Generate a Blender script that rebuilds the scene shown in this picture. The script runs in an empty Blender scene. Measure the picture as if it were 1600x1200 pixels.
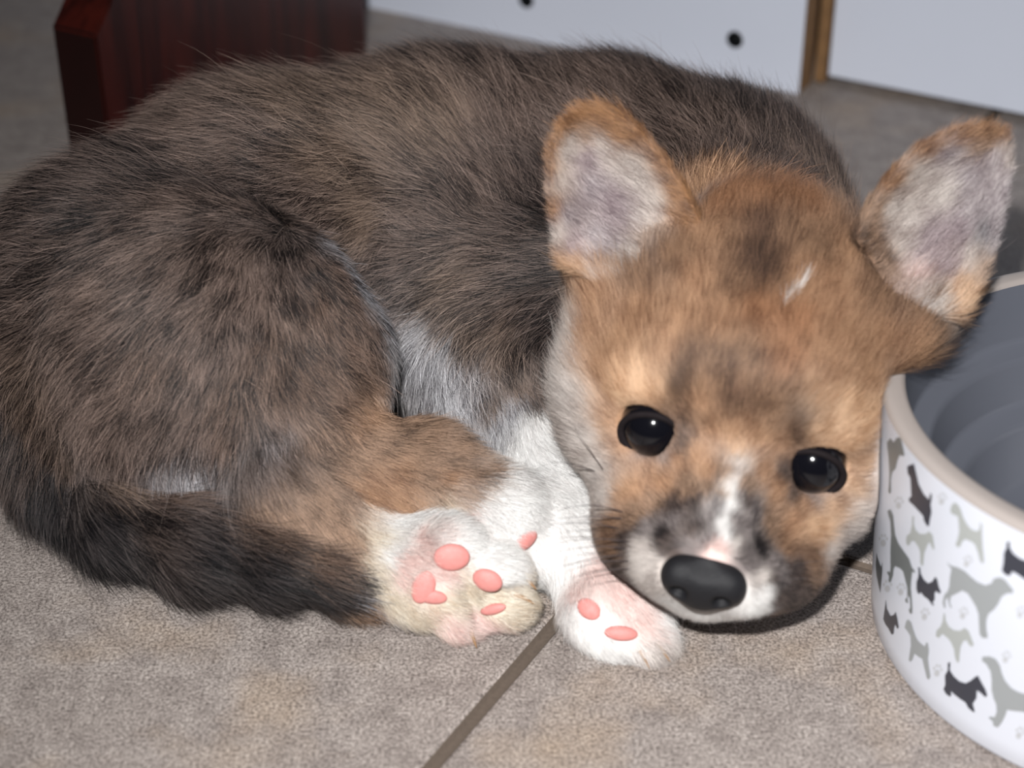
import bpy, bmesh, math, random
import numpy as np
from mathutils import Vector, Matrix
from mathutils.bvhtree import BVHTree
from mathutils.geometry import delaunay_2d_cdt

DENS = 1.25
VOX = 1.2            # body surface resolution, millimetres
rng = np.random.default_rng(7)
random.seed(7)
scene = bpy.context.scene

# ------------------------------------------------------------------ camera, world, lamp, exposure
HC = 330.0                               # camera height in millimetres
TH = math.radians(31.5)
cam_d = bpy.data.cameras.new('camera')
cam = bpy.data.objects.new('camera', cam_d)
scene.collection.objects.link(cam)
cam.location = (0, 0, HC / 1000)
cam.rotation_euler = (math.pi / 2 - TH, 0, 0)
cam_d.sensor_width = 36
cam_d.lens = 2800 / 1600 * 36
cam_d.clip_start = 0.01
cam_d.dof.use_dof = True
cam_d.dof.focus_distance = 0.545
cam_d.dof.aperture_fstop = 9.0
scene.camera = cam

world = bpy.data.worlds.new('world')
scene.world = world
world.use_nodes = True
wb = world.node_tree.nodes['Background']
wb.inputs[0].default_value = (0.80, 0.88, 1.0, 1)
wb.inputs[1].default_value = 0.02

flash = bpy.data.lights.new('camera_flash', 'SPOT')      # the flash that lit the photograph
flash.energy = 22.0
flash.shadow_soft_size = 0.008
flash.spot_size = math.radians(77)
flash.spot_blend = 1.0
flash.color = (1.0, 0.99, 0.985)
fo = bpy.data.objects.new('camera_flash', flash)
scene.collection.objects.link(fo)
fo.location = (-0.028, 0.0, 0.405)
fo.rotation_euler = (math.radians(55), 0, math.radians(-7))

scene.view_settings.view_transform = 'Standard'
scene.view_settings.look = 'None'
scene.view_settings.exposure = 0.0
scene.view_settings.gamma = 1.0
scene.view_settings.use_curve_mapping = False
scene.cycles.max_bounces = 6
scene.cycles.diffuse_bounces = 3
scene.cycles.glossy_bounces = 3
scene.cycles_curves.shape = 'RIBBONS'

# ------------------------------------------------------------------ measuring helpers (millimetres)
CF = np.array([0, math.cos(TH), -math.sin(TH)])
CU = np.array([0, math.sin(TH), math.cos(TH)])
C0 = np.array([0, 0, HC])
def ray(px, py):
    return np.array([(px - 800) / 2800, 0, 0]) + CF - (py - 600) / 2800 * CU
def Wz(px, py, z):
    r = ray(px, py); return C0 + r * (z - HC) / r[2]
def Wy(px, py, y):
    r = ray(px, py); return C0 + r * y / r[1]
def mmpx(p):
    return ((np.asarray(p) - C0) @ CF) / 2800           # millimetres per photo pixel at p

# ------------------------------------------------------------------ materials
def lin(r, g, b):
    f = lambda c: (c / 255 / 12.92) if c / 255 <= 0.04045 else ((c / 255 + 0.055) / 1.055) ** 2.4
    return (f(r), f(g), f(b), 1)
def new_mat(name):
    m = bpy.data.materials.new(name); m.use_nodes = True
    nt = m.node_tree
    return m, nt, nt.nodes['Principled BSDF']
def node(nt, typ, **kw):
    n = nt.nodes.new(typ)
    for k, v in kw.items(): setattr(n, k, v)
    return n
def simple(name, col, rough=0.5, noise=0.0, scale=200, coat=0.0, sss=0.0, bump=0.0, spec=0.5):
    m, nt, b = new_mat(name)
    b.inputs['Roughness'].default_value = rough
    b.inputs['Specular IOR Level'].default_value = spec
    b.inputs['Coat Weight'].default_value = coat
    if sss:
        b.inputs['Subsurface Weight'].default_value = sss
        b.inputs['Subsurface Radius'].default_value = (0.004, 0.0015, 0.001)
        b.inputs['Subsurface Scale'].default_value = 1.0
    tc = node(nt, 'ShaderNodeTexCoord')
    nz = node(nt, 'ShaderNodeTexNoise'); nz.inputs['Scale'].default_value = scale; nz.inputs['Detail'].default_value = 5
    nt.links.new(tc.outputs['Object'], nz.inputs['Vector'])
    mx = node(nt, 'ShaderNodeMix', data_type='RGBA')
    mx.inputs[6].default_value = tuple(c * (1 - noise) for c in col[:3]) + (1,)
    mx.inputs[7].default_value = tuple(min(1, c * (1 + noise)) for c in col[:3]) + (1,)
    nt.links.new(nz.outputs['Fac'], mx.inputs[0])
    nt.links.new(mx.outputs[2], b.inputs['Base Color'])
    if bump:
        bp = node(nt, 'ShaderNodeBump'); bp.inputs['Strength'].default_value = bump; bp.inputs['Distance'].default_value = 0.0004
        nt.links.new(nz.outputs['Fac'], bp.inputs['Height']); nt.links.new(bp.outputs['Normal'], b.inputs['Normal'])
    return m

def mesh_obj(name, verts, faces, mat, parent=None, smooth=True, mm=True):
    me = bpy.data.meshes.new(name)
    v = np.asarray(verts, dtype=np.float64)
    if mm: v = v * 0.001
    me.from_pydata(v.tolist(), [], faces if isinstance(faces, list) else faces.tolist())
    me.update()
    if smooth: me.polygons.foreach_set('use_smooth', [True] * len(me.polygons))
    for m in (mat if isinstance(mat, (list, tuple)) else [mat]): me.materials.append(m)
    o = bpy.data.objects.new(name, me); scene.collection.objects.link(o)
    if parent: o.parent = parent
    return o
def empty(name, label=None, cat=None, group=None):
    o = bpy.data.objects.new(name, None); scene.collection.objects.link(o)
    if label: o['label'] = label
    if cat: o['category'] = cat
    if group: o['group'] = group
    return o

# room axes: U runs along the cupboard fronts (to the right and nearer), V runs away from the viewer
ANG = math.radians(-29.6)
UX = np.array([math.cos(ANG), math.sin(ANG), 0]); VX = np.array([-math.sin(ANG), math.cos(ANG), 0]); ZX = np.array([0, 0, 1.0])
CORNER = np.array([46.9, 466.8, 0])      # where two grout joints cross, under the puppy
def room(u, v, z):
    return CORNER + UX * u + VX * v + ZX * z
def to_room(p):
    d = np.asarray(p) - CORNER; return d @ UX, d @ VX

def bevel_box(u0, u1, v0, v1, z0, z1, bev=1.0, seg=2):
    bm = bmesh.new()
    bmesh.ops.create_cube(bm, size=1)
    for v in bm.verts:
        v.co = Vector(((u0 + u1) / 2 + v.co.x * (u1 - u0), (v0 + v1) / 2 + v.co.y * (v1 - v0), (z0 + z1) / 2 + v.co.z * (z1 - z0)))
    if bev: bmesh.ops.bevel(bm, geom=bm.edges[:], offset=bev, segments=seg, affect='EDGES', profile=0.5)
    return bm
def room_obj(name, bms, mat, parent=None):
    V = []; Fc = []
    for bm in bms:
        off = len(V)
        bm.verts.index_update()
        V += [room(*v.co) for v in bm.verts]
        Fc += [[off + v.index for v in f.verts] for f in bm.faces]
        bm.free()
    return mesh_obj(name, V, Fc, mat, parent, smooth=False)

# ------------------------------------------------------------------ floor
def floor_material():
    m, nt, b = new_mat('glazed_stone_tile')
    L = nt.links
    geo = node(nt, 'ShaderNodeNewGeometry')
    def noise(scale, det, rough=0.5):
        n = node(nt, 'ShaderNodeTexNoise'); n.inputs['Scale'].default_value = scale; n.inputs['Detail'].default_value = det
        n.inputs['Roughness'].default_value = rough
        L.new(geo.outputs['Position'], n.inputs['Vector']); return n
    big, mid, fine = noise(22, 4), noise(110, 6, 0.7), noise(1100, 3, 0.8)
    r1 = node(nt, 'ShaderNodeValToRGB')
    e = r1.color_ramp.elements
    e[0].position = 0.33; e[0].color = lin(136, 127, 122)
    e[1].position = 0.66; e[1].color = lin(168, 159, 153)
    L.new(mid.outputs['Fac'], r1.inputs[0])
    tint = node(nt, 'ShaderNodeMix', data_type='RGBA'); tint.inputs[7].default_value = lin(174, 153, 130)
    rt = node(nt, 'ShaderNodeValToRGB'); rt.color_ramp.elements[0].position = 0.5; rt.color_ramp.elements[1].position = 0.75
    rt.color_ramp.elements[1].color = (0.6, 0.6, 0.6, 1)
    L.new(big.outputs['Fac'], rt.inputs[0]); L.new(rt.outputs[0], tint.inputs[0]); L.new(r1.outputs[0], tint.inputs[6])
    sp = node(nt, 'ShaderNodeValToRGB')
    e = sp.color_ramp.elements
    e[0].position = 0.38; e[0].color = (0.36, 0.34, 0.33, 1); e[1].position = 0.62; e[1].color = (1.5, 1.5, 1.5, 1)
    L.new(fine.outputs['Fac'], sp.inputs[0])
    mul = node(nt, 'ShaderNodeMix', data_type='RGBA', blend_type='MULTIPLY'); mul.inputs[0].default_value = 1
    L.new(tint.outputs[2], mul.inputs[6]); L.new(sp.outputs[0], mul.inputs[7])
    L.new(mul.outputs[2], b.inputs['Base Color'])
    b.inputs['Roughness'].default_value = 0.55
    bp = node(nt, 'ShaderNodeBump'); bp.inputs['Strength'].default_value = 0.35; bp.inputs['Distance'].default_value = 0.0005
    L.new(fine.outputs['Fac'], bp.inputs['Height']); L.new(bp.outputs['Normal'], b.inputs['Normal'])
    return m
def build_floor():
    tile, g, dep = 600.0, 2.3, 1.6
    def prof(a, bnd):
        xs = []
        k = a
        while k <= bnd:
            c = k * tile
            xs += [(c - g - 1.1, 0), (c - g + 0.1, -0.35), (c - g * .55, -dep), (c, -dep * 1.05), (c + g * .55, -dep), (c + g - 0.1, -0.35), (c + g + 1.1, 0)]
            k += 1
        return xs
    U = prof(-5, 4); V = prof(-4, 5)
    verts = []
    for v, zv in V:
        for u, zu in U:
            verts.append(room(u, v, min(zu, zv)))
    n = len(U)
    faces = [[j * n + i, j * n + i + 1, (j + 1) * n + i + 1, (j + 1) * n + i] for j in range(len(V) - 1) for i in range(n - 1)]
    grout = simple('grout', lin(96, 84, 74), 0.9, 0.25, 900, bump=0.4)
    o = mesh_obj('floor', verts, faces, [floor_material(), grout], smooth=False)
    zs = np.array([[verts[i][2] for i in f] for f in faces]).mean(1)
    o.data.polygons.foreach_set('material_index', (zs < -0.5).astype(np.int32))
    o['kind'] = 'structure'
build_floor()

# ------------------------------------------------------------------ cupboards and red-brown furniture behind
white_paint = simple('white_laminate', lin(218, 224, 238), 0.45, 0.04, 14)
chip_edge = simple('raw_board_edge', lin(128, 96, 62), 0.85, 0.35, 160)
dark_gap = simple('black_plastic', lin(22, 24, 28), 0.6)
def hole_board(name, u0, u1, vf, thick, z0, z1, holes, mats, parent):
    """board whose front face has real drilled holes"""
    pts = [(u0, z0), (u1, z0), (u1, z1), (u0, z1)]
    edges = [(0, 1), (1, 2), (2, 3), (3, 0)]
    fc = [[0, 1, 2, 3]]
    for (hu, hz, hr) in holes:
        b0 = len(pts); N = 28
        for k in range(N):
            a = -2 * math.pi * k / N
            pts.append((hu + hr * math.cos(a), hz + hr * math.sin(a)))
        edges += [(b0 + k, b0 + (k + 1) % N) for k in range(N)]
    vs, es, fs, ov, oe, of = delaunay_2d_cdt([Vector(p) for p in pts], edges, [], 0, 1e-5)
    cen = [(sum(vs[i].x for i in f) / len(f), sum(vs[i].y for i in f) / len(f)) for f in fs]
    keep = [f for f, c in zip(fs, cen) if all((c[0] - h[0]) ** 2 + (c[1] - h[1]) ** 2 > (h[2] * 0.97) ** 2 for h in holes)
            and u0 < c[0] < u1]
    V = [room(v.x, vf, v.y) for v in vs]; F = [list(f) for f in keep]; M = [0] * len(F)
    def quad(a, b, c, d, m):
        o = len(V); V.extend([a, b, c, d]); F.append([o, o + 1, o + 2, o + 3]); M.append(m)
    for hu, hz, hr in holes:
        N = 28
        for k in range(N):
            a, b = 2 * math.pi * k / N, 2 * math.pi * (k + 1) / N
            p = lambda t, d: room(hu + hr * math.cos(t), vf + d, hz + hr * math.sin(t))
            quad(p(a, 0), p(b, 0), p(b, 11), p(a, 11), 2)
        o = len(V)
        V.extend(room(hu + hr * math.cos(2 * math.pi * k / N), vf + 11, hz + hr * math.sin(2 * math.pi * k / N)) for k in range(N))
        F.append(list(range(o, o + N))); M.append(2)
    P = lambda u, v, z: room(u, v, z)
    vb = vf + thick
    quad(P(u1, vf, z0), P(u1, vb, z0), P(u1, vb, z1), P(u1, vf, z1), 1)
    quad(P(u0, vf, z0), P(u0, vf, z1), P(u0, vb, z1), P(u0, vb, z0), 1)
    quad(P(u0, vf, z0), P(u0, vb, z0), P(u1, vb, z0), P(u1, vf, z0), 1)
    quad(P(u0, vf, z1), P(u1, vf, z1), P(u1, vb, z1), P(u0, vb, z1), 1)
    quad(P(u0, vb, z0), P(u0, vb, z1), P(u1, vb, z1), P(u1, vb, z0), 0)
    o = mesh_obj(name, V, F, mats, parent, smooth=False)
    o.data.polygons.foreach_set('material_index', M)
    return o
pr = to_room(Wz(1245, 150, 0)); pl = to_room(Wz(620, 18, 0))
BV = (pr[1] + pl[1]) / 2; BU = pr[0]
def on_board(px, py, v):            # photo pixel -> (u, z) on the vertical plane at depth v
    r = ray(px, py); t = (v - (C0 - CORNER) @ VX) / (r @ VX)
    p = C0 + r * t; return (p - CORNER) @ UX, p[2]
h1 = on_board(1148, 62, BV); h2 = on_board(822, 0, BV); h3 = on_board(1003, 97, BV)
panel = empty('cabinet_side_panel', 'white laminate cupboard panel with round black holes standing on the tiles behind the puppy', 'cupboard panel')
panel_z1 = 700
hole_board('board', BU - 700, BU, BV, 16, 0.3, panel_z1, [(h1[0], h1[1], 4.3), (h2[0], h2[1], 4.3), (h3[0], h3[1] , 1.6)], [white_paint, chip_edge, dark_gap], panel)
rr = to_room(Wz(1600, 205, 0))
DV = BV + 19
dz = on_board(1275, 127, DV)[1]
cab = empty('kitchen_cabinet', 'white kitchen cupboard at the upper right, its plain front hanging just clear of the floor', 'cupboard')
room_obj('door', [bevel_box(BU + 7, BU + 700, DV, DV + 17, max(4.0, dz), 700, 1.2)], white_paint, cab)
room_obj('edge_band', [bevel_box(BU + 1.0, BU + 6.2, DV - 2, DV + 16, 1, 700, 0.5)], chip_edge, cab)
room_obj('plinth_board', [bevel_box(BU + 3, BU + 700, DV + 30, DV + 44, 0.2, 60, 0.8)], simple('plinth_brown', lin(46, 38, 35), 0.7, 0.2, 40), cab)

def wood_material():
    m, nt, b = new_mat('mahogany_stain')
    L = nt.links
    tc = node(nt, 'ShaderNodeTexCoord'); mp = node(nt, 'ShaderNodeMapping'); mp.inputs['Scale'].default_value = (60, 60, 5)
    nz = node(nt, 'ShaderNodeTexNoise'); nz.inputs['Scale'].default_value = 2.0; nz.inputs['Detail'].default_value = 6; nz.inputs['Distortion'].default_value = 0.6
    rp = node(nt, 'ShaderNodeValToRGB')
    rp.color_ramp.elements[0].position = .3; rp.color_ramp.elements[0].color = lin(30, 7, 5)
    rp.color_ramp.elements[1].position = .75; rp.color_ramp.elements[1].color = lin(66, 20, 13)
    L.new(tc.outputs['Object'], mp.inputs[0]); L.new(mp.outputs[0], nz.inputs['Vector']); L.new(nz.outputs['Fac'], rp.inputs[0]); L.new(rp.outputs[0], b.inputs['Base Color'])
    b.inputs['Roughness'].default_value = 0.3
    return m
wood = wood_material()
shaded_end = simple('shaded_end', lin(26, 5, 4), 0.5, 0.3, 90, spec=0.3)  # shade painted into the wood colour of the foot block's near end
q0 = to_room(Wz(112, 318, 0)); q1 = to_room(Wz(172, 335, 0)); q2 = to_room(Wz(345, 240, 0)); q3 = to_room(Wz(620, 108, 0))
stand = empty('wooden_furniture_base', 'dark red-brown wooden furniture base standing on the floor behind the puppy at left', 'furniture')
uL = q0[0] + 2.5; vN = (q0[1] + q1[1]) / 2; uR = uL + 23
vF = q3[1]
def prism(name, prof_uz, v0, v1, parent):
    n = len(prof_uz)
    V = [room(u, v0, z) for u, z in prof_uz] + [room(u, v1, z) for u, z in prof_uz]
    F = [list(range(n))[::-1], list(range(n, 2 * n))] + [[i, (i + 1) % n, n + (i + 1) % n, n + i] for i in range(n)]
    o = mesh_obj(name, V, F, wood, parent, smooth=False)
    bm = bmesh.new(); bm.from_mesh(o.data); bmesh.ops.recalc_face_normals(bm, faces=bm.faces)
    bmesh.ops.bevel(bm, geom=bm.edges[:], offset=0.0008, segments=2, affect='EDGES'); bm.to_mesh(o.data); bm.free()
    return o
zt = on_board(100, 45, vN)[1]
bz = zt
lip = [(uL, 0.2), (uR, 0.2), (uR, bz), (uL, bz)]
# front block, its top edge sloping up and away
def block(name, u0, u1, v0, v1, z0, zf, zb, parent):
    V = [room(u0, v0, z0), room(u1, v0, z0), room(u1, v0, zf), room(u0, v0, zf),
         room(u0, v0 + 45, zb), room(u1, v0 + 45, zb), room(u1, v1, zb), room(u0, v1, zb), room(u1, v1, z0), room(u0, v1, z0)]
    F = [[0, 1, 2, 3], [3, 2, 5, 4], [4, 5, 6, 7], [1, 8, 6, 5, 2], [0, 3, 4, 7, 9], [8, 9, 7, 6], [0, 9, 8, 1]]
    o = mesh_obj(name, V, F, wood, parent, smooth=False)
    bm = bmesh.new(); bm.from_mesh(o.data); bmesh.ops.recalc_face_normals(bm, faces=bm.faces)
    bmesh.ops.bevel(bm, geom=bm.edges[:], offset=0.001, segments=2, affect='EDGES')
    o.data.materials.append(shaded_end)
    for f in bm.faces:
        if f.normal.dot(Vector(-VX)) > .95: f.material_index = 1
    bm.to_mesh(o.data); bm.free()
    return o
vM = q2[1]
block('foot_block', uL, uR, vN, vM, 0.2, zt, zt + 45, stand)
room_obj('side_rail', [bevel_box(uL - 2, uR - 6, vM + 0.2, vF, 0.2, zt + 45, 1.0)], wood, stand)

# ------------------------------------------------------------------ signed-distance modelling of the puppy
LO = np.array([-215., 355., -6.]); HI = np.array([215., 640., 160.])
NX = np.ceil((HI - LO) / VOX).astype(int)
GX = [(LO[i] + VOX * np.arange(NX[i])).astype(np.float32) for i in range(3)]

class Field:
    def __init__(s, axes):
        s.ax = axes
        shp = tuple(len(a) for a in axes)
        s.D = np.full(shp, 30, np.float32); s.G = np.zeros(shp, np.int8); s.R = np.full(shp, 30, np.float32)
    def box(s, lo, hi):
        return tuple(slice(max(0, int(np.searchsorted(a, lo[i]))), min(len(a), int(np.searchsorted(a, hi[i])))) for i, a in enumerate(s.ax))
    def grid(s, sl):
        X, Y, Z = np.meshgrid(*[a[q] for a, q in zip(s.ax, sl)], indexing='ij')
        return np.stack([X, Y, Z], -1)
    def put(s, fn, lo, hi, k, g, sub=False):
        lo = np.asarray(lo) - 12 - k; hi = np.asarray(hi) + 12 + k
        sl = s.box(lo, hi)
        P = s.grid(sl)
        if P.size == 0: return
        d = fn(P).astype(np.float32)
        D = s.D[sl]
        if sub:
            a, b = D, -d
            h = np.clip(0.5 - 0.5 * (a - b) / k, 0, 1)
            s.D[sl] = a * (1 - h) + b * h + k * h * (1 - h)
            return
        h = np.clip(0.5 + 0.5 * (D - d) / k, 0, 1)
        s.D[sl] = D * (1 - h) + d * h - k * h * (1 - h)
        R = s.R[sl]; m = d < R
        s.R[sl] = np.where(m, d, R); s.G[sl] = np.where(m, g, s.G[sl])
    def capsule(s, a, b, ra, rb, k=8, g=0, sub=False):
        a = np.asarray(a, float); b = np.asarray(b, float); r = max(ra, rb)
        def fn(P):
            ab = b - a; q = P - a
            t = np.clip(q @ ab / (ab @ ab + 1e-9), 0, 1)
            return np.linalg.norm(q - t[..., None] * ab, axis=-1) - (ra + (rb - ra) * t)
        s.put(fn, np.minimum(a, b) - r, np.maximum(a, b) + r, k, g, sub)
    def ell(s, c, r, M=None, k=8, g=0, sub=False):
        c = np.asarray(c, float); r = np.asarray(r, float); M = np.eye(3) if M is None else M
        def fn(P):
            q = (P - c) @ M
            k0 = np.linalg.norm(q / r, axis=-1); k1 = np.linalg.norm(q / r ** 2, axis=-1) + 1e-9
            return k0 * (k0 - 1) / k1
        s.put(fn, c - r.max(), c + r.max(), k, g, sub)

def surface_nets(D, axes):
    nx, ny, nz = D.shape
    ins = D < 0
    c = np.zeros((nx - 1, ny - 1, nz - 1), np.int8)
    for i in (0, 1):
        for j in (0, 1):
            for k in (0, 1):
                c += ins[i:nx - 1 + i, j:ny - 1 + j, k:nz - 1 + k]
    act = (c > 0) & (c < 8)
    idx = np.full(act.shape, -1, np.int64); I = np.argwhere(act); idx[act] = np.arange(len(I))
    acc = np.zeros((len(I), 3)); cnt = np.zeros(len(I))
    offs = [(i, j, k) for i in (0, 1) for j in (0, 1) for k in (0, 1)]
    val = {o: D[I[:, 0] + o[0], I[:, 1] + o[1], I[:, 2] + o[2]].astype(np.float64) for o in offs}
    for a in offs:
        for d in range(3):
            if a[d] == 0:
                b = list(a); b[d] = 1; b = tuple(b)
                va, vb = val[a], val[b]; m = (va < 0) != (vb < 0)
                t = np.where(m, va / np.where(m, va - vb, 1), 0)
                p = np.tile(np.array(a, float), (len(I), 1)); p[:, d] = t
                acc += p * m[:, None]; cnt += m
    V = I + acc / cnt[:, None]
    h = np.array([a[1] - a[0] for a in axes]); lo = np.array([a[0] for a in axes])
    V = V * h + lo
    F = []
    for d in range(3):
        e1, e2 = (d + 1) % 3, (d + 2) % 3
        sa = [slice(None)] * 3; sb = [slice(None)] * 3; sa[d] = slice(0, -1); sb[d] = slice(1, None)
        A = ins[tuple(sa)]; B = ins[tuple(sb)]
        E = np.argwhere(A != B)
        ok = (E[:, e1] > 0) & (E[:, e2] > 0) & (E[:, e1] < D.shape[e1] - 1) & (E[:, e2] < D.shape[e2] - 1)
        E = E[ok]; flip = A[E[:, 0], E[:, 1], E[:, 2]]
        def at(o1, o2):
            q = E.copy(); q[:, e1] += o1; q[:, e2] += o2
            return idx[q[:, 0], q[:, 1], q[:, 2]]
        Q = np.stack([at(-1, -1), at(0, -1), at(0, 0), at(-1, 0)], 1)
        Q[~flip] = Q[~flip][:, ::-1]
        F.append(Q)
    return V, np.concatenate(F)

def vnormals(V, Fq):
    n = np.cross(V[Fq[:, 2]] - V[Fq[:, 0]], V[Fq[:, 3]] - V[Fq[:, 1]])
    N = np.zeros_like(V)
    for k in range(4): np.add.at(N, Fq[:, k], n)
    return N / (np.linalg.norm(N, axis=1, keepdims=True) + 1e-12)

# head frame: X to the picture's right, F towards the nose, U to the crown
def head_rot(yaw, pitch, roll):
    M = np.stack([[1., 0, 0], [0, -1., 0], [0, 0, 1.]], 1)
    def R(ax, a):
        K = np.array([[0, -ax[2], ax[1]], [ax[2], 0, -ax[0]], [-ax[1], ax[0], 0]])
        return np.eye(3) + math.sin(a) * K + (1 - math.cos(a)) * K @ K
    M = R(np.array([0, 0, 1.]), yaw) @ M
    M = R(M[:, 0], pitch) @ M
    return R(M[:, 1], roll) @ M
HM = head_rot(math.radians(-12.8), math.radians(6), math.radians(-7.7))
HO = np.array([62.6, 424., 50.])
HS = 0.955
HO = C0 + HS * (HO - C0)
def H(x, f, u): return HO + HS * (HM @ np.array([x, f, u], float))

G_BODY, G_THIGH, G_HIND, G_HIND2, G_FORE, G_TAIL, G_HEAD, G_EARL, G_EARR = range(1, 10)
EAR_L = [(868, 425), (858, 370), (847, 300), (848, 235), (868, 185), (905, 160), (940, 155), (975, 167), (1012, 197), (1052, 243), (1084, 292), (1106, 345), (1085, 405), (1020, 440), (930, 448)]
EAR_R = [(1322, 375), (1345, 318), (1380, 266), (1425, 222), (1478, 198), (1540, 190), (1580, 196), (1590, 250), (1580, 320), (1560, 400), (1533, 462), (1500, 512), (1440, 500), (1380, 455)]
EYES = [H(-23, -1.6, -.6), H(23, -1.6, -.6)]; EYE_R = 9.3

def ear(f, poly, base, n, rec, g, th=1.5):
    n = np.asarray(n, float); n /= np.linalg.norm(n)
    C = np.asarray(base, float)
    up = ZX - n * (ZX @ n); up /= np.linalg.norm(up); ri = np.cross(up, n)
    ri /= np.linalg.norm(ri)
    pts = []
    for p in poly:
        r = ray(*p); t = ((C - C0) @ n) / (r @ n); q = C0 + r * t - C
        pts.append((q @ ri, q @ up))
    pts = np.array(pts)
    # inset by the depth of the coat
    cc = pts.mean(0)
    pts = cc + (pts - cc) * (1 - 2.0 / np.linalg.norm(pts - cc, axis=1, keepdims=True))
    def fn(P):
        q = P - C; u = q @ ri; v = q @ up; w = q @ n
        d = np.full(u.shape, 1e9, np.float32); s = np.ones(u.shape, np.float32)
        N = len(pts)
        for i in range(N):
            a = pts[i]; b = pts[i - 1]
            ex, ey = b - a; wx = u - a[0]; wy = v - a[1]
            t = np.clip((wx * ex + wy * ey) / (ex * ex + ey * ey), 0, 1)
            d = np.minimum(d, (wx - ex * t) ** 2 + (wy - ey * t) ** 2)
            c1 = v >= a[1]; c2 = v < b[1]; c3 = ex * wy > ey * wx
            fl = (c1 & c2 & c3) | (~c1 & ~c2 & ~c3)
            s = np.where(fl, -s, s)
        d2 = s * np.sqrt(d)
        ins = np.clip(-d2, 0, 16) / 16
        w0 = -rec * (1 - (1 - ins) ** 2)
        dw = np.abs(w - w0) * 0.8 - th
        a = np.maximum(d2 + 1.5, 0); b = np.maximum(dw + 1.5, 0)
        return np.sqrt(a * a + b * b) - 1.5 + np.minimum(np.maximum(d2 + 1.5, dw + 1.5), 0)
    Q = np.array([C + ri * p[0] + up * p[1] for p in pts])
    f.put(fn, Q.min(0) - rec, Q.max(0) + rec, 4, g)
    return C, n, ri, up, pts

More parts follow.
